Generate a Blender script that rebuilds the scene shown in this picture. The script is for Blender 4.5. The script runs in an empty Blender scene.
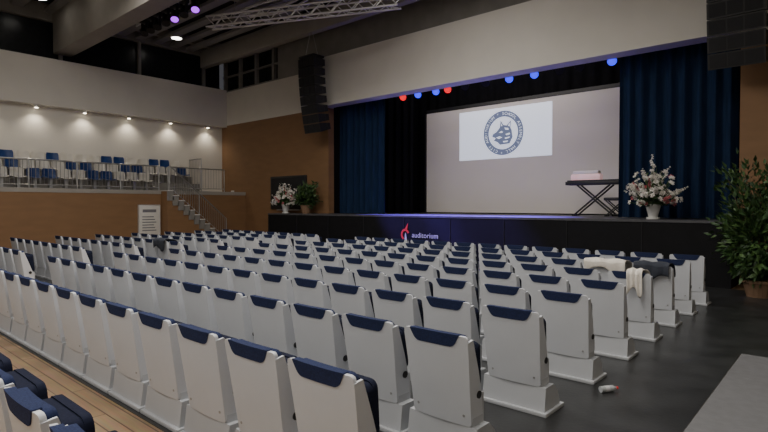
import bpy, bmesh, math, random
from mathutils import Vector, Matrix, Euler
random.seed(7)
scene = bpy.context.scene
COL = scene.collection

# ------------------------------------------------------------ materials
def mat(name, col, rough=0.6, metal=0.0, var=0.08, scale=6.0, emit=None, estr=0.0, bump=0.0, bscale=60.0, stretch=None, spec=None):
    m = bpy.data.materials.new(name); m.use_nodes = True
    nt = m.node_tree; p = nt.nodes['Principled BSDF']
    tc = nt.nodes.new('ShaderNodeTexCoord')
    mp = nt.nodes.new('ShaderNodeMapping')
    if stretch: mp.inputs['Scale'].default_value = stretch
    nz = nt.nodes.new('ShaderNodeTexNoise'); nz.inputs['Scale'].default_value = scale; nz.inputs['Detail'].default_value = 4
    nt.links.new(tc.outputs['Object'], mp.inputs['Vector']); nt.links.new(mp.outputs['Vector'], nz.inputs['Vector'])
    cr = nt.nodes.new('ShaderNodeValToRGB')
    a = [max(0, c*(1-var)) for c in col]; b = [min(1, c*(1+var)) for c in col]
    cr.color_ramp.elements[0].color = (*a, 1); cr.color_ramp.elements[0].position = 0.3
    cr.color_ramp.elements[1].color = (*b, 1); cr.color_ramp.elements[1].position = 0.7
    nt.links.new(nz.outputs['Fac'], cr.inputs['Fac']); nt.links.new(cr.outputs['Color'], p.inputs['Base Color'])
    p.inputs['Roughness'].default_value = rough; p.inputs['Metallic'].default_value = metal
    if spec is not None: p.inputs['Specular IOR Level'].default_value = spec
    if emit:
        p.inputs['Emission Color'].default_value = (*emit, 1); p.inputs['Emission Strength'].default_value = estr
    if bump:
        n2 = nt.nodes.new('ShaderNodeTexNoise'); n2.inputs['Scale'].default_value = bscale
        nt.links.new(mp.outputs['Vector'], n2.inputs['Vector'])
        bp = nt.nodes.new('ShaderNodeBump'); bp.inputs['Strength'].default_value = bump; bp.inputs['Distance'].default_value = 0.02
        nt.links.new(n2.outputs['Fac'], bp.inputs['Height']); nt.links.new(bp.outputs['Normal'], p.inputs['Normal'])
    return m

def wood_mat(name):
    m = bpy.data.materials.new(name); m.use_nodes = True
    nt = m.node_tree; p = nt.nodes['Principled BSDF']
    tc = nt.nodes.new('ShaderNodeTexCoord'); mp = nt.nodes.new('ShaderNodeMapping')
    br = nt.nodes.new('ShaderNodeTexBrick'); br.inputs['Scale'].default_value = 1.0
    br.inputs['Brick Width'].default_value = 1.6; br.inputs['Row Height'].default_value = 0.13
    br.inputs['Mortar Size'].default_value = 0.006
    br.inputs['Color1'].default_value = (0.48, 0.32, 0.18, 1); br.inputs['Color2'].default_value = (0.38, 0.25, 0.14, 1)
    br.inputs['Mortar'].default_value = (0.12, 0.07, 0.04, 1)
    nz = nt.nodes.new('ShaderNodeTexNoise'); nz.inputs['Scale'].default_value = 3
    mp2 = nt.nodes.new('ShaderNodeMapping'); mp2.inputs['Scale'].default_value = (1, 14, 1)
    mx = nt.nodes.new('ShaderNodeMixRGB'); mx.blend_type = 'MULTIPLY'; mx.inputs['Fac'].default_value = 0.5
    nt.links.new(tc.outputs['Object'], mp.inputs['Vector']); nt.links.new(mp.outputs['Vector'], br.inputs['Vector'])
    nt.links.new(tc.outputs['Object'], mp2.inputs['Vector']); nt.links.new(mp2.outputs['Vector'], nz.inputs['Vector'])
    nt.links.new(br.outputs['Color'], mx.inputs['Color1']); nt.links.new(nz.outputs['Color'], mx.inputs['Color2'])
    nt.links.new(mx.outputs['Color'], p.inputs['Base Color']); p.inputs['Roughness'].default_value = 0.35
    return m

M = dict(
 cream = mat('cream_plaster', (0.68,0.65,0.59), 0.85, var=0.03, scale=1.2, bump=0.05),
 orange = mat('ochre_panel', (0.235,0.130,0.062), 0.7, var=0.06, scale=1.5, stretch=(1,1,4)),
 concrete = mat('grey_concrete', (0.23,0.22,0.205), 0.85, var=0.1, scale=2.0, bump=0.1),
 beam = mat('painted_beam', (0.31,0.29,0.26), 0.8, var=0.06, scale=2.0),
 slat = mat('ceiling_slat', (0.28,0.275,0.27), 0.6, var=0.06),
 dark = mat('dark_void', (0.012,0.012,0.014), 0.8),
 glass = mat('dark_glass', (0.015,0.017,0.02), 0.25, var=0.2, spec=.25),
 black = mat('stage_black', (0.0055,0.0055,0.007), 0.75, var=0.2, spec=.25),
 bcloth = mat('black_drape', (0.006,0.006,0.008), 0.95, var=0.2, spec=.1),
 stagefl = mat('stage_floor', (0.07,0.07,0.078), 0.45, var=0.2),
 vinyl = mat('dark_vinyl', (0.030,0.031,0.032), 0.34, var=0.35, scale=2.5, bump=0.06, bscale=25),
 mat_grey = mat('grey_mat', (0.14,0.14,0.145), 0.7, var=0.08, scale=12, bump=0.1),
 wood = wood_mat('wood_floor'),
 shell = mat('grey_plastic', (0.65,0.67,0.71), 0.42, var=0.03, scale=3),
 base = mat('grey_base', (0.50,0.515,0.54), 0.5, var=0.05, scale=3),
 navy = mat('navy_fabric', (0.024,0.034,0.090), 0.9, var=0.25, scale=90, bump=0.2, bscale=300, spec=.2),
 seatb = mat('dark_seat_fabric', (0.012,0.015,0.034), 0.9, var=0.2, scale=60, spec=.15),
 blk = mat('black_plastic', (0.014,0.014,0.016), 0.5, var=0.15),
 curtain = mat('blue_velvet', (0.012,0.026,0.062), 0.9, var=0.2, scale=3, stretch=(4,4,0.5), spec=.1),
 screen = mat('screen_cloth', (0.70,0.66,0.62), 0.9, var=0.015, scale=1),
 proj = mat('projected_white', (0.7,0.75,0.8), 0.9, var=0.01, emit=(0.78,0.84,1.0), estr=0.68),
 sealn = mat('seal_navy', (0.06,0.08,0.15), 0.8, var=0.05, emit=(0.22,0.26,0.40), estr=0.5),
 steel = mat('galvanised_steel', (0.42,0.42,0.42), 0.35, 0.8, var=0.05),
 alu = mat('aluminium', (0.72,0.72,0.72), 0.4, 0.5, var=0.05),
 sblue = mat('seat_blue', (0.02,0.07,0.26), 0.4, var=0.06),
 swhite = mat('seat_white', (0.80,0.78,0.74), 0.4, var=0.03),
 lamp = mat('lamp_glow', (1,0.9,0.75), 0.5, emit=(1,0.88,0.66), estr=14),
 lampw = mat('lamp_cool', (1,1,1), 0.5, emit=(1,0.95,0.85), estr=9),
 lred = mat('lens_red', (0.8,0.02,0.02), 0.4, emit=(1,0.01,0.02), estr=1.3),
 lblue = mat('lens_blue', (0.02,0.03,0.9), 0.4, emit=(0.02,0.02,1), estr=2.0),
 lmag = mat('lens_magenta', (0.4,0.02,0.8), 0.4, emit=(0.40,0.01,1), estr=2.4),
 leaf = mat('leaf_green', (0.030,0.070,0.020), 0.5, var=0.45, scale=5),
 leaf2 = mat('leaf_light', (0.06,0.12,0.030), 0.5, var=0.4, scale=5),
 petal = mat('petal_white', (0.88,0.84,0.79), 0.6, var=0.04),
 pink = mat('petal_pink', (0.55,0.16,0.18), 0.6, var=0.3),
 stem = mat('stem_brown', (0.10,0.07,0.03), 0.8),
 pot = mat('pot_terracotta', (0.20,0.12,0.07), 0.8),
 vase = mat('vase_white', (0.6,0.6,0.58), 0.35),
 red = mat('logo_red', (0.5,0.03,0.03), 0.6, emit=(0.8,0.02,0.02), estr=0.15),
 white = mat('print_white', (0.55,0.55,0.56), 0.7, var=0.02),
 paper = mat('paper', (0.68,0.66,0.62), 0.7, var=0.03),
 ink = mat('ink_grey', (0.18,0.18,0.2), 0.7),
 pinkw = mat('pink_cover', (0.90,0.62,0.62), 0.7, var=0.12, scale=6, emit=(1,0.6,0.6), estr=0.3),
 beige = mat('beige_cloth', (0.74,0.69,0.62), 0.9, var=0.10, scale=12, bump=0.3),
 dcloth = mat('dark_cloth', (0.03,0.035,0.05), 0.9, var=0.2, bump=0.3),
 bottle = mat('clear_plastic', (0.42,0.44,0.45), 0.15, var=0.03),
)

# ------------------------------------------------------------ builder
class B:
    def __init__(s): s.bm = bmesh.new(); s.mats = []
    def mi(s, m):
        m = M[m]
        if m not in s.mats: s.mats.append(m)
        return s.mats.index(m)
    def box(s, x0,x1,y0,y1,z0,z1, m, bev=0.0, mtx=None):
        r = bmesh.ops.create_cube(s.bm, size=1.0); vs = r['verts']
        for v in vs:
            v.co = Vector(((x0+x1)/2+v.co.x*(x1-x0), (y0+y1)/2+v.co.y*(y1-y0), (z0+z1)/2+v.co.z*(z1-z0)))
        i = s.mi(m)
        fs = set(f for v in vs for f in v.link_faces)
        for f in fs: f.material_index = i
        if bev:
            es = list(set(e for v in vs for e in v.link_edges))
            rr = bmesh.ops.bevel(s.bm, geom=es, offset=bev, segments=2, affect='EDGES', profile=0.5)
            vs = list(set(v for f in rr['faces'] for v in f.verts) | set(v for v in vs if v.is_valid))
            for f in set(f for v in vs for f in v.link_faces): f.material_index = i
        if mtx is not None:
            for v in vs: v.co = mtx @ v.co
        return vs
    def cyl(s, p1, p2, r, m, seg=8, r2=None):
        p1 = Vector(p1); p2 = Vector(p2); d = p2-p1
        if r2 is None: r2 = r
        q = d.to_track_quat('Z','Y').to_matrix().to_4x4()
        mt = Matrix.Translation((p1+p2)/2) @ q
        rr = bmesh.ops.create_cone(s.bm, cap_ends=True, segments=seg, radius1=r, radius2=r2, depth=d.length, matrix=mt)
        i = s.mi(m)
        for f in set(f for v in rr['verts'] for f in v.link_faces): f.material_index = i
        return rr['verts']
    def sph(s, c, r, m, sub=2, sc=(1,1,1)):
        rr = bmesh.ops.create_icosphere(s.bm, subdivisions=sub, radius=r)
        i = s.mi(m)
        for v in rr['verts']: v.co = Vector(c)+Vector((v.co.x*sc[0], v.co.y*sc[1], v.co.z*sc[2]))
        for f in set(f for v in rr['verts'] for f in v.link_faces): f.material_index = i
        return rr['verts']
    def poly(s, pts, m):
        vs = [s.bm.verts.new(p) for p in pts]
        f = s.bm.faces.new(vs); f.material_index = s.mi(m); return f
    def prism(s, pts, off, m):
        off = Vector(off); a = [s.bm.verts.new(p) for p in pts]; b = [s.bm.verts.new(Vector(p)+off) for p in pts]
        i = s.mi(m); n = len(a)
        s.bm.faces.new(a).material_index = i; s.bm.faces.new(list(reversed(b))).material_index = i
        for k in range(n):
            s.bm.faces.new([a[k], b[k], b[(k+1)%n], a[(k+1)%n]]).material_index = i
    def panel(s, z0, z1, w0, w1, r, t, yf, m, nx=8, nz=8, r0=None):
        if r0 is None: r0 = r
        zs = sorted(set([z0 + r0*(1-math.cos(a*math.pi/8)) for a in range(5)] + [z1 - r*(1-math.cos(a*math.pi/8)) for a in range(5)]
              + [z0+r0+(z1-z0-r-r0)*k/nz for k in range(nz+1)]))
        zz = []
        for z in zs:
            if not zz or z-zz[-1] > 1e-4: zz.append(z)
        i = s.mi(m); F=[]; R=[]
        for z in zz:
            w = w0+(w1-w0)*(z-z0)/(z1-z0)
            if z > z1-r: w = w - r + math.sqrt(max(0, r*r-(z-(z1-r))**2))
            if z < z0+r0: w = w - r0 + math.sqrt(max(0, r0*r0-((z0+r0)-z)**2))
            R.append([s.bm.verts.new((w*(2*k/nx-1), yf(w*(2*k/nx-1), z), z)) for k in range(nx+1)])
            F.append([s.bm.verts.new((w*(2*k/nx-1)*0.97, yf(w*(2*k/nx-1), z)+t, z)) for k in range(nx+1)])
        def q(*v): s.bm.faces.new(v).material_index = i
        for a in range(len(zz)-1):
            for k in range(nx):
                q(R[a][k], R[a][k+1], R[a+1][k+1], R[a+1][k]); q(F[a][k+1], F[a][k], F[a+1][k], F[a+1][k+1])
            q(F[a][0], R[a][0], R[a+1][0], F[a+1][0]); q(R[a][nx], F[a][nx], F[a+1][nx], R[a+1][nx])
        for k in range(nx):
            q(R[0][k+1], R[0][k], F[0][k], F[0][k+1]); q(R[-1][k], R[-1][k+1], F[-1][k+1], F[-1][k])
    def text(s, txt, size, mtx, m):
        cu = bpy.data.curves.new('t','FONT'); cu.body = txt; cu.size = size; cu.align_x='CENTER'; cu.align_y='CENTER'
        ob = bpy.data.objects.new('t', cu); COL.objects.link(ob)
        dg = bpy.context.evaluated_depsgraph_get(); me = bpy.data.meshes.new_from_object(ob.evaluated_get(dg))
        me.transform(mtx); i = s.mi(m); n = len(s.bm.faces)
        s.bm.from_mesh(me); s.bm.faces.ensure_lookup_table()
        for f in s.bm.faces[n:]: f.material_index = i
        bpy.data.objects.remove(ob); bpy.data.meshes.remove(me)
    def mesh(s, name, smooth=True, norm=True):
        if norm: bmesh.ops.recalc_face_normals(s.bm, faces=s.bm.faces)
        if smooth:
            for f in s.bm.faces: f.smooth = True
            for e in s.bm.edges:
                if len(e.link_faces)==2 and e.calc_face_angle(0) > 0.6: e.smooth = False
        me = bpy.data.meshes.new(name); s.bm.to_mesh(me); s.bm.free()
        for m in s.mats: me.materials.append(m)
        return me
    def obj(s, name, loc=(0,0,0), rot=0, smooth=True, norm=True):
        ob = bpy.data.objects.new(name, s.mesh(name, smooth, norm)); ob.location = loc; ob.rotation_euler = (0,0,rot)
        COL.objects.link(ob); return ob

def inst(name, me, loc, rot=0, sc=1):
    ob = bpy.data.objects.new(name, me); ob.location = loc; ob.rotation_euler=(0,0,rot); ob.scale=(sc,)*3
    COL.objects.link(ob); return ob
def simple(name, *a, **k):
    b = B(); b.box(*a, **k); return b.obj(name)

# ------------------------------------------------------------ shell
XL, XR, YB, YP, ZC = -23.5, 5.0, -6.0, 14.5, 9.6
simple('floor', XL-.2, XR+.2, YB-.2, YP+.2, -0.2, 0.0, 'wood')
b = B(); b.box(-10.95, -0.98, 1.98, 13.38, 0.0, 0.006, 'vinyl'); b.box(-0.98, XR, 7.6, 13.38, 0.0, 0.006, 'vinyl')
b.box(-18.3, -12.1, 1.98, 13.38, 0.0, 0.006, 'vinyl'); b.box(-12.1,-10.95, 11.5, 13.38, 0, .006,'vinyl')
b.obj('floor_vinyl')
simple('floor_mat', -0.97, 4.5, -2.0, 7.58, 0.0, 0.02, 'mat_grey')

simple('wall_left', XL-.3, XL, YB, YP+.3, 0, 7.4, 'cream')
b = B(); b.box(XL+.001, XL+.45, YB, YP-.001, 5.6, 7.4, 'cream'); b.obj('trim_soffit')
b = B(); b.box(XL-.3, XL, YB, YP+.3, 8.95, ZC, 'concrete'); b.obj('wall_left_upper')
b = B()
b.box(XL-.25, XL-.2, YB, YP, 7.4, 8.95, 'glass')
for k in range(7):
    y = YB + 1.0 + k*3.1
    b.box(XL-.2, XL-.05, y-.06, y+.06, 7.4, 8.95, 'concrete')
b.box(XL-.2, XL-.05, YB, YP, 7.4, 7.5, 'concrete')
b.obj('window_1')
b = B()
b.box(XL, -15.75, YP, YP+.3, 0, 5.68, 'orange'); b.box(XL, -15.75, YP, YP+.3, 5.68, 7.3, 'cream'); b.box(-19.0, -15.75, YP, YP+.3, 7.3, ZC, 'concrete')
b.obj('wall_stage_left')
b = B()
b.box(-1.95, XR+.3, YP, YP+.3, 0, 5.68, 'orange'); b.box(-1.95, XR+.3, YP, YP+.3, 5.68, 8.95, 'cream')
b.obj('wall_stage_right')
b = B()
b.box(-15.75, -1.95, YP, YP+.3, 5.72, 7.7, 'cream'); b.box(-15.75, -1.95, YP-.3, YP, 5.70, 7.62, 'cream'); b.box(-15.75, -1.95, YP, YP+.3, 7.7, ZC, 'concrete')
b.obj('wall_proscenium_header')
b = B(); b.box(XL, -19.0, YP, YP+.3, 8.8, ZC, 'concrete'); b.obj('wall_stage_left_upper')
b = B()
b.box(XL, -19.0, YP+.2, YP+.25, 7.3, 8.8, 'glass')
for k in range(4): b.box(XL+.1+k*1.3, XL+.24+k*1.3, YP+.05, YP+.2, 7.3, 8.8, 'concrete')
b.box(XL, -19.0, YP+.05, YP+.2, 7.3, 7.38, 'concrete'); b.box(XL, -19, YP+.05, YP+.2, 8.05, 8.1, 'concrete')
b.obj('window_2')
simple('wall_right', XR, XR+.3, YB, YP, 0, ZC, 'cream')
simple('wall_back', XL, XR, YB-.3, YB, 0, ZC, 'cream')
simple('ceiling', XL-.3, XR+.3, YB-.3, YP+.3, ZC, ZC+.2, 'dark')
b = B()
y = 7.95
while y < 14.3:
    b.box(XL, XR, y, y+.36, 9.05, 9.17, 'slat'); y += .78
b.box(-22.9,-22.7,7.9,14.4,9.17,9.5,'beam')
b.box(-16.9,-16.7,7.9,14.4,9.17,9.5,'beam'); b.box(-10.9,-10.7,7.9,14.4,9.17,9.5,'beam')
b.obj('ceiling_slats')
b = B(); b.box(XL, XR, 7.1, 7.75, 7.7, ZC, 'beam', bev=.03); b.obj('ceiling_beam')
b = B(); b.box(XL, XR, 0.3, 0.95, 7.7, ZC, 'beam', bev=.03); b.obj('ceiling_beam')
b = B(); b.box(XL, XR, YP-1.15, YP-.85, 8.35, 9.05, 'beam', bev=.02); b.obj('ceiling_beam')
b = B()
y = 1.3
while y < 6.9:
    b.box(XL, XR, y, y+.42, 9.25, 9.37, 'slat'); y += 1.1
b.box(-20.9,-20.7,1.0,7.0,9.37,ZC,'beam')
b.obj('ceiling_slats')

# stage house
b = B()
b.box(-18.25, -1.92, 13.4, YP-.002, 0, 1.44, 'black')
b.box(-15.74, -1.96, YP-.002, 18.89, 0, 1.44, 'black')
b.box(-18.25, -1.92, 13.38, YP-.002, 1.40, 1.458, 'stagefl'); b.box(-15.74, -1.96, YP-.002, 18.89, 1.44, 1.458, 'stagefl')
for k in range(9): b.box(-18.2+k*1.81, -18.185+k*1.81, 13.385, 13.4, 0.02, 1.4, 'dark')
b.obj('stage')
simple('wall_backstage', -16.0, -1.7, 18.9, 19.1, 0, 8.0, 'bcloth')
simple('wall_wing_left', -16.05,-15.75,YP+.3,18.9,0,8.0,'bcloth')
simple('wall_wing_right', -1.95,-1.7,YP+.3,18.9,0,8.0,'bcloth')
simple('ceiling_stage', -16,-1.7,YP+.3,19.1,8.0,8.1,'bcloth')

def curtain(name, x0, x1, y, z0, z1, m, amp=.10, wl=.33, seed=0):
    rnd = random.Random(seed); b = B(); i = b.mi(m); nx = int((x1-x0)/.035); nz = 10; V=[]
    ph=[rnd.uniform(-.8,.8) for _ in range(200)]
    for a in range(nz+1):
        row=[]
        t=a/nz
        for k in range(nx+1):
            x = x0+(x1-x0)*k/nx
            p = (x-x0)/wl*2*math.pi
            w = amp*(.55+.45*(1-t))*math.sin(p+ph[int(p/6.28)%200]*.35)+.03*math.sin(p*.37+t*1.2)
            row.append(b.bm.verts.new((x, y+w, z0+(z1-z0)*t)))
        V.append(row)
    for a in range(nz):
        for k in range(nx): b.bm.faces.new((V[a][k],V[a][k+1],V[a+1][k+1],V[a+1][k])).material_index=i
    for f in b.bm.faces: f.smooth=True
    b.cyl((x0,y,z1+.03),(x1,y,z1+.03),.03,'blk')
    return b.obj(name, norm=False)
curtain('stage_curtain', -4.75, -2.05, 15.0, 1.47, 6.6, 'curtain', seed=1)
curtain('stage_curtain', -15.65, -13.1, 15.0, 1.47, 6.6, 'curtain', seed=2)
curtain('black_backdrop_curtain', -15.6, -2.1, 18.62, 1.47, 7.2, 'bcloth', amp=.07, wl=.5, seed=3)
curtain('black_leg_curtain', -15.4, -13.4, 17.0, 1.47, 7.0, 'bcloth', amp=.07, wl=.4, seed=4)
curtain('black_leg_curtain', -5.0, -2.2, 17.2, 1.47, 7.0, 'bcloth', amp=.07, wl=.4, seed=5)

# projection screen + projected seal
b = B()
b.box(-13.62, -5.52, 18.20, 18.24, 1.50, 5.66, 'screen')
b.box(-13.72,-13.62,18.19,18.26,1.50,5.78,'blk'); b.box(-5.52,-5.42,18.19,18.26,1.50,5.78,'blk'); b.box(-13.72,-5.42,18.19,18.26,5.66,5.80,'blk')
b.box(-13.7,-13.3,18.1,18.4,1.458,1.50,'blk'); b.box(-5.9,-5.5,18.1,18.4,1.458,1.50,'blk')
b.box(-11.96,-8.06,18.190,18.20,3.58,5.50,'proj')
cx, cz, R0 = -10.0, 4.54, 0.84
def ring(r0, r1, y, m, n=64):
    i=b.mi(m); A=[b.bm.verts.new((cx+r0*math.cos(t*2*math.pi/n), y, cz+r0*math.sin(t*2*math.pi/n))) for t in range(n)] if r0>0 else None
    C=[b.bm.verts.new((cx+r1*math.cos(t*2*math.pi/n), y, cz+r1*math.sin(t*2*math.pi/n))) for t in range(n)]
    if A is None: b.bm.faces.new(list(C)).material_index=i
    else:
        for k in range(n): b.bm.faces.new((A[k],A[(k+1)%n],C[(k+1)%n],C[k])).material_index=i
ring(.62, R0, 18.186, 'sealn')
s_ = "SCHOOL ASSEMBLY HALL * CITY AUDITORIUM * "
for k,ch in enumerate(s_):
    if ch==' ': continue
    a = math.pi/2 - k*2*math.pi/len(s_)
    mt = Matrix.Translation((cx+.73*math.cos(a),18.182,cz+.73*math.sin(a))) @ Matrix.Rotation(math.pi/2,4,'X') @ Matrix.Rotation(a-math.pi/2,4,'Z')
    b.text(ch, .15, mt, 'proj')
def sp(pts, y, m): b.poly([(cx+x*.50, y, cz+z*.52) for x,z in pts], m)
sp([(-.25,-.85),(.55,-.8),(.80,-.35),(.72,.15),(.62,.35),(.66,.85),(.30,.52),(.02,.58),(-.20,.92),(-.28,.42),(-.55,.12),(-.88,-.05),(-.92,-.22),(-.62,-.34),(-.80,-.52),(-.5,-.62)], 18.186, 'sealn')
sp([(.58,.42),(.60,.70),(.40,.50)], 18.182,'proj'); sp([(-.17,.50),(-.16,.74),(-.05,.52)],18.182,'proj')
sp([(-.35,.05),(-.12,.16),(.02,.05),(-.15,0)],18.182,'proj')
sp([(-.60,-.30),(-.30,-.22),(-.05,-.32),(-.35,-.42)],18.182,'proj')
sp([(.20,-.10),(.55,-.02),(.60,-.14),(.30,-.20)],18.182,'proj'); sp([(.15,-.36),(.58,-.30),(.53,-.40),(.2,-.46)],18.182,'proj'); sp([(.0,-.60),(.44,-.58),(.38,-.68),(.05,-.70)],18.182,'proj')
sp([(.12,.38),(.45,.32),(.48,.18),(.2,.22)],18.182,'proj')
b.obj('projection_screen', smooth=False, norm=False)

# stage front logo
b = B()
Y=13.376
def txt_m(x,z,y=Y): return Matrix.Translation((x,y,z)) @ Matrix.Rotation(math.pi/2,4,'X')
LZ=0.0
pts=[];inn=[]
for k in range(9):
    a=math.radians(20+k*28); pts.append((-10.88+.18*math.cos(a), .84+LZ+.19*math.sin(a))); inn.append((-10.88+.11*math.cos(a), .84+LZ+.12*math.sin(a)))
for k in range(8): b.poly([(pts[k][0],Y,pts[k][1]),(pts[k+1][0],Y,pts[k+1][1]),(inn[k+1][0],Y,inn[k+1][1]),(inn[k][0],Y,inn[k][1])],'red')
b.poly([(-10.9,Y,1.02+LZ),(-10.76,Y,1.22+LZ),(-10.79,Y,1.00+LZ)],'red'); b.poly([(-10.93,Y,.60+LZ),(-10.86,Y,.93+LZ),(-10.79,Y,.60+LZ)],'white')
b.text('auditorium', .235, txt_m(-10.08,.83+LZ), 'white'); b.text('CITY HALL', .12, txt_m(-10.2,.64+LZ), 'white')
b.obj('stage_logo_sign', smooth=False, norm=False)

# ------------------------------------------------------------ chairs
def chair_mesh():
    b = B()
    yf = lambda x,z: -0.155*(z-.27)+.22*x*x
    b.panel(.235, .890, .252, .278, .028, .030, yf, 'shell', nx=8, nz=5, r0=.025)
    for sgn in (-1,1):
        pts=[(sgn*.253,.02,.27),(sgn*.279,-.075,.85),(sgn*.279,-.005,.86),(sgn*.270,.085,.62),(sgn*.253,.16,.42),(sgn*.253,.17,.27)]
        b.prism(pts,(-sgn*.018,0,0),'shell')
    b.panel(.44, .884, .225, .240, .04, .062, lambda x,z: yf(x,z)+.028, 'navy', nx=6, nz=3)
    b.panel(.806, .899, .165, .218, .012, .048, lambda x,z: yf(x,z)-.006, 'navy', nx=6, nz=2, r0=.03)
    # folded-up seat: pan + cushion ahead of the back
    b.panel(.46, .800, .242, .250, .05, .085, lambda x,z: .070-.09*(z-.4), 'seatb', nx=6, nz=3)
    b.panel(.47, .808, .234, .242, .05, .045, lambda x,z: .150-.09*(z-.4), 'seatb', nx=6, nz=3)
    for sgn in (-1,1):
        b.cyl((sgn*.268,.10,.45),(sgn*.20,.10,.45),.028,'blk',seg=10)
        b.box(min(sgn*.254,sgn*.238),max(sgn*.254,sgn*.238),.03,.18,.20,.45,'base')
    pts=[(-.30,-.01,0),(-.30,.32,0),(-.30,.26,.16),(-.30,.18,.235),(-.30,.02,.235)]
    b.prism(pts,(.60,0,0),'base')
    b.box(-.325,.325,-.035,.345,0.0,.035,'base',bev=.006)
    for x in (-.20,.20):
        b.cyl((x,yf(x,.31)-.003,.31),(x,yf(x,.31)+.005,.31),.010,'steel',seg=8)
    return b.mesh('auditorium_chair')
CH = chair_mesh()
rows = [0.80]+[2.05+1.1*k for k in range(9)]
P=.675
for ri,y in enumerate(rows):
    zf = 0.006 if y>1.98 else 0.0
    for i in range(13): inst('auditorium_chair', CH, (-2.23-P*i, y, zf))
    for i in range(8): inst('auditorium_chair', CH, (-12.5-P*i, y, zf))

def drape(name, x, y, m, w=.5, back=.22, front=.2, seed=1):
    rr=random.Random(seed); b=B(); i=b.mi(m)
    path=[(-.14,.90-back),(-.15,.90-back*.5),(-.155,.90),(-.12,.945),(-.05,.955),(.02,.945),(.07,.93),(.14,.90),(.20,.87),(.235,.82),(.25,.86-front)]
    V=[]
    for k in range(13):
        u=(k/12-.5)*w; row=[]
        for j,(py,pz) in enumerate(path):
            row.append(b.bm.verts.new((x+u+rr.uniform(-.006,.006), y+py-.012*math.sin(k*1.7)*(1 if py<0 else -1), pz+.012*math.sin(k*1.1+j)+( -.07*math.sin(k*.6+seed) if j in(0,10) else 0)+.006)))
        V.append(row)
    for k in range(12):
        for j in range(10): b.bm.faces.new((V[k][j],V[k+1][j],V[k+1][j+1],V[k][j+1])).material_index=i
    ob=b.obj(name); mo=ob.modifiers.new('s','SOLIDIFY'); mo.thickness=.012; mo=ob.modifiers.new('d','SUBSURF'); mo.levels=1; mo.render_levels=1
    return ob
drape('draped_jacket', -2.23-P, rows[7], 'beige', w=.64, seed=2, back=.14)
drape('draped_sweater', -2.23, rows[7], 'dcloth', w=.5, seed=5, back=.2)
drape('draped_scarf', -2.14, rows[6], 'beige', w=.20, back=.26, seed=8)
drape('draped_coat', -12.5-P, rows[5], 'dcloth', w=.6, seed=9)

b=B()
b.cyl((0,0,.032),(.13,.04,.032),.030,'bottle',seg=16); b.cyl((.13,.04,.032),(.165,.0508,.032),.030,'bottle',seg=16,r2=.012)
b.cyl((.165,.0508,.032),(.185,.057,.032),.013,'red',seg=12); b.cyl((.04,.0123,.032),(.085,.0262,.032),.0305,'white',seg=16)
b.obj('water_bottle',(-1.78,5.15,0.004),rot=.7)

# ------------------------------------------------------------ gallery (left)
YG=YP-.005; XG=XL+.003; YB2=YB+.005
b=B()
b.box(XG,-21.5,YB2,YG,0,2.25,'orange'); b.box(XG,-21.48,YB2,YG,2.25,2.4,'beam')
b.box(XG,-22.3,YB2,12.6,2.4,2.75,'concrete'); b.box(XG,-22.95,YB2,12.6,2.75,3.1,'concrete')
b.obj('gallery_platform')
def bucket(m):
    b=B(); i=b.mi(m)
    prof=[(.20,.36),(.10,.40),(-.05,.39),(-.15,.40),(-.20,.50),(-.225,.66),(-.235,.74)]
    V=[]
    for (py,pz) in prof:
        w=.22 if pz<.7 else .19
        V.append([b.bm.verts.new((w*t, py+ (.05*t*t if pz>.45 else 0), pz+(.035*t*t if pz<.45 else 0))) for t in (-1,-.6,-.2,.2,.6,1)])
    for a in range(len(V)-1):
        for k in range(5): b.bm.faces.new((V[a][k],V[a][k+1],V[a+1][k+1],V[a+1][k])).material_index=i
    r=bmesh.ops.solidify(b.bm, geom=list(b.bm.faces), thickness=.015)
    for f in b.bm.faces: f.material_index=i
    b.box(-.05,.05,-.12,.06,0,.38,'steel'); b.box(-.14,.14,-.14,.1,0,.02,'steel')
    return b.mesh('stadium_seat')
SB,SW=bucket('sblue'),bucket('swhite')
for r,(x,z) in enumerate([(-21.95,2.4),(-22.62,2.75),(-23.22,3.1)]):
    n=0; y=-1.0
    while y<12.2 - (1.9 if r==0 else 0):
        me = SW if ((n+r)%4 in (0,1)) or (n*7+r)%11==0 else SB
        inst('stadium_seat', me, (x,y,z), rot=-math.pi/2); y+=.5; n+=1
def rail(b, p, q, h=1.0, step=.13, posts=1.5):
    p=Vector(p); q=Vector(q); L=(q-p).length; up=Vector((0,0,h)); lo=Vector((0,0,.12))
    b.cyl(p+up,q+up,.028,'steel'); b.cyl(p+lo,q+lo,.015,'steel',seg=6)
    n=int(L/step)
    for k in range(n+1):
        c=p.lerp(q,k/n); b.cyl(c+lo,c+up,.009,'steel',seg=5)
    n=max(1,int(L/posts))
    for k in range(n+1):
        c=p.lerp(q,k/n); b.cyl(c,c+up,.026,'steel',seg=8)
b=B(); rail(b,(-21.56,-2,2.4),(-21.56,10.35,2.4)); rail(b,(-21.56,10.75,2.4),(-21.56,13.4,2.4))
b.obj('gallery_railing')
b=B(); rail(b,(-22.25,12.66,2.4),(-23.3,12.66,2.4),h=1.5); b.obj('gallery_end_railing')
b=B(); ns=12
for k in range(ns):
    y0=10.4+k*.235; zt=2.4-.2*k
    b.box(-21.46,-20.92,y0,y0+.235,0,zt-.03,'orange'); b.box(-20.92,-20.88,y0-.03,y0+.235,max(0,zt-.42),zt-.03,'concrete')
    b.box(-21.47,-20.86,y0-.02,y0+.235,zt-.03,zt,'paper')
    b.box(-21.46,-20.93,y0+.235,y0+.24,zt-.2,zt-.03,'concrete')
b.obj('staircase')
b=B(); rail(b,(-20.93,10.5,2.4),(-20.93,13.1,.2)); b.obj('stair_railing')
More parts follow.
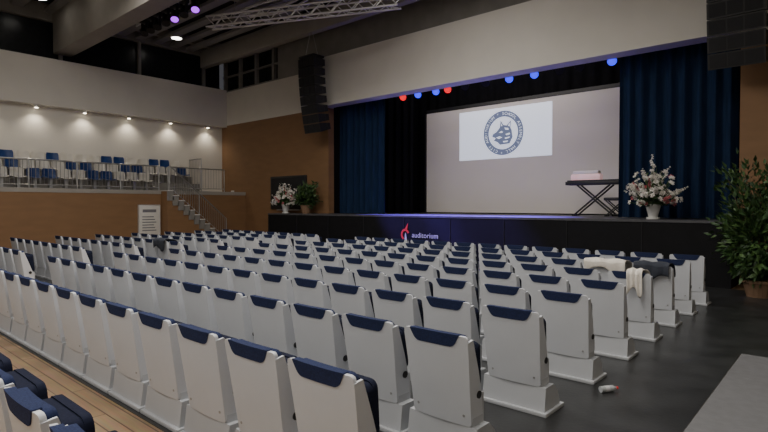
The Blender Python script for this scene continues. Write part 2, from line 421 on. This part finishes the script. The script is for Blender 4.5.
b=B(); b.box(-21.46,-21.40,9.45,10.30,.58,1.78,'paper',bev=.01); b.box(-21.47,-21.39,9.43,9.46,.55,1.8,'alu'); b.box(-21.47,-21.39,10.29,10.32,.55,1.8,'alu')
b.box(-21.47,-21.385,9.43,10.32,1.78,1.81,'alu')
b.box(-21.40,-21.395,9.6,10.15,1.5,1.62,'ink')
for k in range(6): b.box(-21.40,-21.395,9.58,10.15-.05*(k%3),.75+k*.11,.79+k*.11,'ink')
b.box(-21.46,-21.36,9.5,9.56,0,.58,'alu'); b.box(-21.46,-21.36,10.2,10.26,0,.58,'alu')
b.obj('notice_board')

for y in (4.8,6.45,8.15,9.9,11.75,13.6):
    b=B(); b.cyl((XL+.22,y,5.60),(XL+.22,y,5.50),.07,'alu',seg=14); b.cyl((XL+.22,y,5.50),(XL+.22,y,5.49),.06,'lamp',seg=14)
    b.obj('downlight')
    l=bpy.data.lights.new('wash','SPOT'); l.energy=44; l.color=(1,.88,.72); l.spot_size=math.radians(125); l.spot_blend=.9; l.shadow_soft_size=.06
    o=bpy.data.objects.new('downlight_lamp',l); o.location=(XL+.28,y,5.46); COL.objects.link(o)
for (x,y,z) in ((-21.8,6.2,9.25),(-21.9,11.35,9.05),(-19.0,6.2,9.25)):
    b=B(); b.cyl((x,y,z),(x,y,z-.08),.24,'alu',seg=18); b.cyl((x,y,z-.08),(x,y,z-.09),.21,'lampw',seg=18); b.obj('ceiling_light')

b=B(); b.box(-19.45,-17.05,YP-.09,YP-.002,1.62,3.05,'blk',bev=.015); b.box(-19.37,-17.13,YP-.095,YP-.088,1.72,2.97,'dark'); b.box(-19.0,-17.5,YP-.092,YP-.002,1.56,1.62,'steel')
b.obj('wall_display')
b=B(); b.box(-22.7,-22.45,YP-.02,YP-.001,2.2,2.5,'paper',bev=.004); b.box(-22.66,-22.49,YP-.025,YP-.02,2.3,2.36,'ink'); b.obj('wall_sign')

# ------------------------------------------------------------ line array speakers
def line_array(name, x, y, ztop, n=8, W=.46):
    b=B(); z=ztop; yy=y; ang=0
    b.box(x-W+.04,x+W-.04,y-.28,y+.28,ztop+.02,ztop+.10,'blk',bev=.01)
    for sx in (-.36,.36): b.cyl((x+sx,y,ztop+.1),(x+sx*.2,y,8.35),.012,'steel',seg=6)
    for k in range(n):
        h=.335; ang=math.radians(0.5+k*1.8)
        mt=Matrix.Translation((0,yy,z)) @ Matrix.Rotation(ang,4,'X')
        d=.54
        prof=[(-d/2,0),(d/2,-.05),(d/2,-h+.05),(-d/2,-h)]
        pts=[mt @ Vector((x-W,py,pz)) for py,pz in prof]
        b.prism(pts,(2*W,0,0),'blk')
        for (a0,a1) in ((-W+.04,-.17),(.17,W-.04),(-.14,.14)):
            q=[mt @ Vector((x+a0,-d/2-.006,-.03)), mt @ Vector((x+a1,-d/2-.006,-.03)), mt @ Vector((x+a1,-d/2-.006,-h+.03)), mt @ Vector((x+a0,-d/2-.006,-h+.03))]
            b.prism(q,(0,-.008,0),'dark')
        for sx in (-W-.005,W+.005): b.cyl(mt@Vector((x+sx,.1,-.04)),mt@Vector((x+sx,.1,-h+.04)),.018,'blk',seg=6)
        z-= (h+.012)*math.cos(ang); yy+= (h+.012)*math.sin(ang)
    return b.obj(name)
line_array('line_array_speaker',-15.55,13.45,7.36)
line_array('line_array_speaker',-1.90,13.45,7.55,W=.52)

# ------------------------------------------------------------ trusses and lamps
def truss(b,p,q,s=.35,m='alu',r=.025,ztop=9.05):
    p=Vector(p); q=Vector(q); d=(q-p).normalized(); side=d.cross(Vector((0,0,1))).normalized()*s/2; up=Vector((0,0,s/2)); L=(q-p).length
    cs=[side+up,-side+up,-side-up,side-up]
    for c in cs: b.cyl(p+c,q+c,r,m,seg=8)
    n=int(L/s)
    for k in range(n):
        a=p+d*(L*k/n); e=p+d*(L*(k+1)/n)
        for j in range(4):
            c1,c2=cs[j],cs[(j+1)%4]
            b.cyl(a+(c1 if k%2 else c2), e+(c2 if k%2 else c1), r*.5, m, seg=5)
    for t in (.15,.85):
        c=p.lerp(q,t); b.cyl(c+up,(c.x,c.y,ztop),.012,'steel',seg=5)
def head(b,x,y,z,lens,aim=(0,.4,-1)):
    b.box(x-.14,x+.14,y-.12,y+.12,z-.16,z-.02,'blk',bev=.02)
    for sx in (-.16,.16): b.box(x+sx-.02,x+sx+.02,y-.04,y+.04,z-.48,z-.14,'blk')
    a=Vector(aim).normalized(); c=Vector((x,y,z-.42))
    b.cyl(c-a*.18,c+a*.16,.10,'blk',seg=14,r2=.14); b.cyl(c+a*.16,c+a*.17,.12,lens,seg=14)
b=B(); truss(b,(-16.8,9.9,8.10),(-10.4,12.5,8.0),r=.035)
b.obj('lighting_truss')
b=B(); truss(b,(-20.0,8.6,8.62),(-9.0,8.6,8.62),s=.4)
for k,x in enumerate((-18.9,-18.4,-17.9,-17.3,-16.7,-16.1,-15.4)): head(b,x,8.6,8.40,'lmag' if k in(4,6) else 'blk',(0.5,-.3,-1))
b.obj('lighting_truss')
b=B()
for j in range(3):
    Q=[Vector((-17.0+k*.62, 11.0+j*.35+.2*math.sin(k*.5), 8.75+.10*math.sin(k*.8+j))) for k in range(11)]
    for k in range(10): b.cyl(Q[k],Q[k+1],.05,'alu',seg=8)
b.obj('ceiling_conduit')
b=B(); YBR=15.4
b.cyl((-13.0,YBR,6.15),(-4.2,YBR,6.15),.03,'steel')
for x in (-12.5,-8.5,-4.8): b.cyl((x,YBR,6.15),(x,YBR,8.0),.015,'steel',seg=6)
spots=[(-12.6,'lred'),(-11.9,'lblue'),(-11.1,'lblue'),(-10.6,'lred'),(-9.9,'blk'),(-9.1,'blk'),(-8.25,'lblue'),(-7.4,'lblue'),(-6.6,'blk'),(-6.0,'blk'),(-5.1,'lblue')]
for x,lm in spots:
    a=Vector((.35,-.75,-.45)).normalized(); c=Vector((x,YBR,5.85))
    for sx in (-.13,.13): b.box(x+sx-.012,x+sx+.012,YBR-.02,YBR+.02,5.82,6.15,'blk')
    b.cyl(c-a*.2,c+a*.12,.09,'blk',seg=14,r2=.135); b.cyl(c+a*.12,c+a*.13,.125,lm,seg=14)
b.obj('stage_light_bar')

# ------------------------------------------------------------ plants
def leaf(b,c,d,L,W,m,rr):
    d=Vector(d).normalized(); s=d.cross(Vector((rr.uniform(-1,1),rr.uniform(-1,1),rr.uniform(.2,1))))
    if s.length<.05: s=Vector((1,0,0))
    s.normalize(); n=s.cross(d); c=Vector(c); i=b.mi(m)
    v=[b.bm.verts.new(p) for p in (c, c+d*L*.4+s*W*.5+n*W*.12, c+d*L-n*L*.12, c+d*L*.4-s*W*.5+n*W*.12, c+d*L*.45)]
    b.bm.faces.new((v[0],v[1],v[4])).material_index=i; b.bm.faces.new((v[1],v[2],v[4])).material_index=i
    b.bm.faces.new((v[2],v[3],v[4])).material_index=i; b.bm.faces.new((v[3],v[0],v[4])).material_index=i
def shrub(name,x,y,z0,h,rad,n,seed,L=.2,potr=.28,lo=.3):
    rr=random.Random(seed); b=B()
    b.cyl((x,y,z0),(x,y,z0+.30),potr*.75,'pot',seg=20,r2=potr); b.cyl((x,y,z0+.28),(x,y,z0+.33),potr*1.06,'pot',seg=20)
    tips=[]
    for k in range(34):
        a=rr.uniform(0,6.28); q=rad*math.sqrt(rr.random())*.85; zz=z0+h*rr.uniform(lo,.97)
        t=Vector((x+q*math.cos(a),y+q*math.sin(a),zz)); p0=Vector((x+rr.uniform(-.08,.08),y+rr.uniform(-.08,.08),z0+.30))
        m1=p0.lerp(t,.5)+Vector((0,0,.1)); b.cyl(p0,m1,.012,'stem',seg=5); b.cyl(m1,t,.009,'stem',seg=5,r2=.004); tips.append((p0,m1,t))
    for k in range(n):
        p0,m1,t=rr.choice(tips); f=rr.uniform(.2,1.03); c=m1.lerp(t,(f-.5)*2) if f>.5 else p0.lerp(m1,f*2)
        c=c+Vector((rr.gauss(0,.1),rr.gauss(0,.1),rr.gauss(0,.08)))*(rad/.6)
        d=(c-Vector((x,y,z0+h*.4))).normalized()+Vector((rr.gauss(0,.5),rr.gauss(0,.5),rr.uniform(-.5,.6)))
        leaf(b,c,d,L*rr.uniform(.7,1.2),L*.42,rr.choice(['leaf','leaf','leaf2']),rr)
    return b.obj(name,smooth=False,norm=False)
shrub('potted_shrub',-1.34,12.60,0.006,2.68,.78,4200,11,L=.17,lo=.2)
shrub('potted_shrub',-16.35,13.85,1.46,1.15,.50,1300,12,L=.17,potr=.22,lo=.4)
def bouquet(name,x,y,z0,h,rad,seed,n=130):
    rr=random.Random(seed); b=B()
    b.cyl((x,y,z0),(x,y,z0+.05),.15,'vase',seg=20); b.cyl((x,y,z0+.05),(x,y,z0+.34),.10,'vase',seg=20,r2=.17); b.cyl((x,y,z0+.34),(x,y,z0+.36),.18,'vase',seg=20)
    def bloom(t,nrm,R,m):
        sd=nrm.orthogonal().normalized(); s2=nrm.cross(sd)
        for layer in (0,1):
            for p in range(6):
                an=p*math.pi/3+layer*.5; dv=(sd*math.cos(an)+s2*math.sin(an))*(1-.45*layer)+nrm*(.25+.5*layer)
                leaf(b,t,dv,R,R*.85,m,rr)
        b.sph(t+nrm*.012,.012,'leaf2',sub=1)
    for k in range(n):
        a=rr.uniform(0,6.28); u=rr.random()
        el=math.acos(1-u*.95); L=h*rr.uniform(.55,.98)
        d=Vector((math.sin(el)*math.cos(a)*rad/(h*.8),math.sin(el)*math.sin(a)*rad/(h*.8),math.cos(el)))
        base=Vector((x,y,z0+.30)); t=base+Vector((d.x*L,d.y*L,d.z*(L-.30)+.04))
        b.cyl(base,t,.006,'leaf2',seg=4)
        nrm=(t-base).normalized()
        kind=rr.random()
        if kind<.55: bloom(t,nrm,rr.uniform(.05,.095),'petal' if rr.random()<.84 else 'pink')
        elif kind<.88:
            m='petal' if rr.random()<.84 else 'pink'
            for p in range(6): bloom(t+nrm*(.05*p-.10)+Vector((rr.gauss(0,.015),rr.gauss(0,.015),0)),(nrm+Vector((rr.gauss(0,.6),rr.gauss(0,.6),0))).normalized(),.058-.006*p,m)
        else:
            for p in range(5): leaf(b,base.lerp(t,1-p*.08),nrm+Vector((rr.gauss(0,.5),rr.gauss(0,.5),rr.gauss(0,.3))),.13,.04,'leaf2',rr)
        for p in range(2):
            leaf(b,base.lerp(t,rr.uniform(.15,.7)),nrm+Vector((rr.gauss(0,.8),rr.gauss(0,.8),rr.gauss(0,.5))),.15,.06,'leaf',rr)
    return b.obj(name,smooth=False,norm=False)
bouquet('flower_arrangement',-3.60,13.9,1.46,1.44,.52,21)
bouquet('flower_arrangement',-17.62,13.82,1.46,1.25,.44,22)

# ------------------------------------------------------------ keyboard on stand, bench
b=B(); x0,x1,y0,y1=-6.80,-5.10,16.35,16.85; zt=2.42; z0=1.46
b.box(x0,x1,y0,y1,zt,zt+.11,'blk',bev=.015)
b.box(x0+.05,x1-.05,y0+.02,y0+.2,zt+.11,zt+.15,'blk',bev=.01)
for k in range(36): b.box(x0+.12+k*.038,x0+.154+k*.038,y1-.16,y1-.01,zt+.11,zt+.12,'white')
for yy in (y0+.08,y1-.08):
    b.cyl((x0+.25,yy,z0+.02),(x1-.35,yy,zt),.028,'blk'); b.cyl((x1-.25,yy,z0+.02),(x0+.35,yy,zt),.028,'blk')
for xx in (x0+.25,x1-.25): b.cyl((xx,y0,z0+.03),(xx,y1,z0+.03),.028,'blk')
b.box(-6.66,-5.74,y0+.06,y0+.34,zt+.13,zt+.34,'pinkw',bev=.05)
b.box(-6.60,-5.80,y0+.08,y0+.30,zt+.32,zt+.44,'petal',bev=.03)
b.obj('keyboard_on_stand')
b=B(); b.box(-5.50,-4.90,16.0,16.32,1.93,2.02,'blk',bev=.03)
for yy in (16.04,16.28):
    b.cyl((-5.45,yy,z0+.018),(-4.95,yy,1.94),.018,'blk'); b.cyl((-4.95,yy,z0+.018),(-5.45,yy,1.94),.018,'blk')
for xx in (-5.45,-4.95): b.cyl((xx,16.0,z0+.02),(xx,16.32,z0+.02),.018,'blk')
b.obj('piano_bench')

# ------------------------------------------------------------ lights
def area(name,loc,rot,sx,sy,e,col=(1,.955,.885)):
    l=bpy.data.lights.new(name,'AREA'); l.shape='RECTANGLE'; l.size=sx; l.size_y=sy; l.energy=e; l.color=col
    o=bpy.data.objects.new(name,l); o.location=loc; o.rotation_euler=rot; COL.objects.link(o); return o
for i,(x,y,e) in enumerate([(-3,2,310),(-3,6.2,240),(-9,4,310),(-14,5,300),(-9,-2,250),(-2,-3,270),(-8,9.5,220)]):
    area('hall_light',(x,y,8.4),(0,0,0),2.5,2.5,e)
area('screen_fill',(-9.6,15.6,6.9),(math.radians(55),0,0),6,.5,100,(1,.92,.85))  # added fill lamp, no fixture: brightens the screen on the dark stage
def spot(loc,tgt,e,col,size=50):
    l=bpy.data.lights.new('par','SPOT'); l.energy=e; l.color=col; l.spot_size=math.radians(size); l.spot_blend=.7; l.shadow_soft_size=.1
    o=bpy.data.objects.new('stage_spot',l); o.location=loc; o.rotation_euler=(Vector(tgt)-Vector(loc)).to_track_quat('-Z','Y').to_euler(); COL.objects.link(o)
for x in (-12.2,-11.0,-9.8,-8.2,-7.4): spot((x,15.1,5.6),(x+.3,14.3,1.46),5200,(.17,.08,1),46)
for x,tx in ((-16.7,-10.6),(-15.4,-8.6)): spot((x+.15,8.75,7.75),(tx,13.5,1.40),9000,(.22,.12,1),17)
w=bpy.data.worlds.new('world'); scene.world=w; w.use_nodes=True
bg=w.node_tree.nodes['Background']; bg.inputs['Color'].default_value=(.5,.5,.55,1); bg.inputs['Strength'].default_value=.1

# ------------------------------------------------------------ camera
cd=bpy.data.cameras.new('camera'); cd.sensor_width=36; cd.lens=531/768*36
co=bpy.data.objects.new('camera',cd); co.location=(0,0,1.8); co.rotation_euler=(math.radians(90-1.19),0,math.radians(41.4)); COL.objects.link(co)
cd.clip_start=.05; scene.camera=co
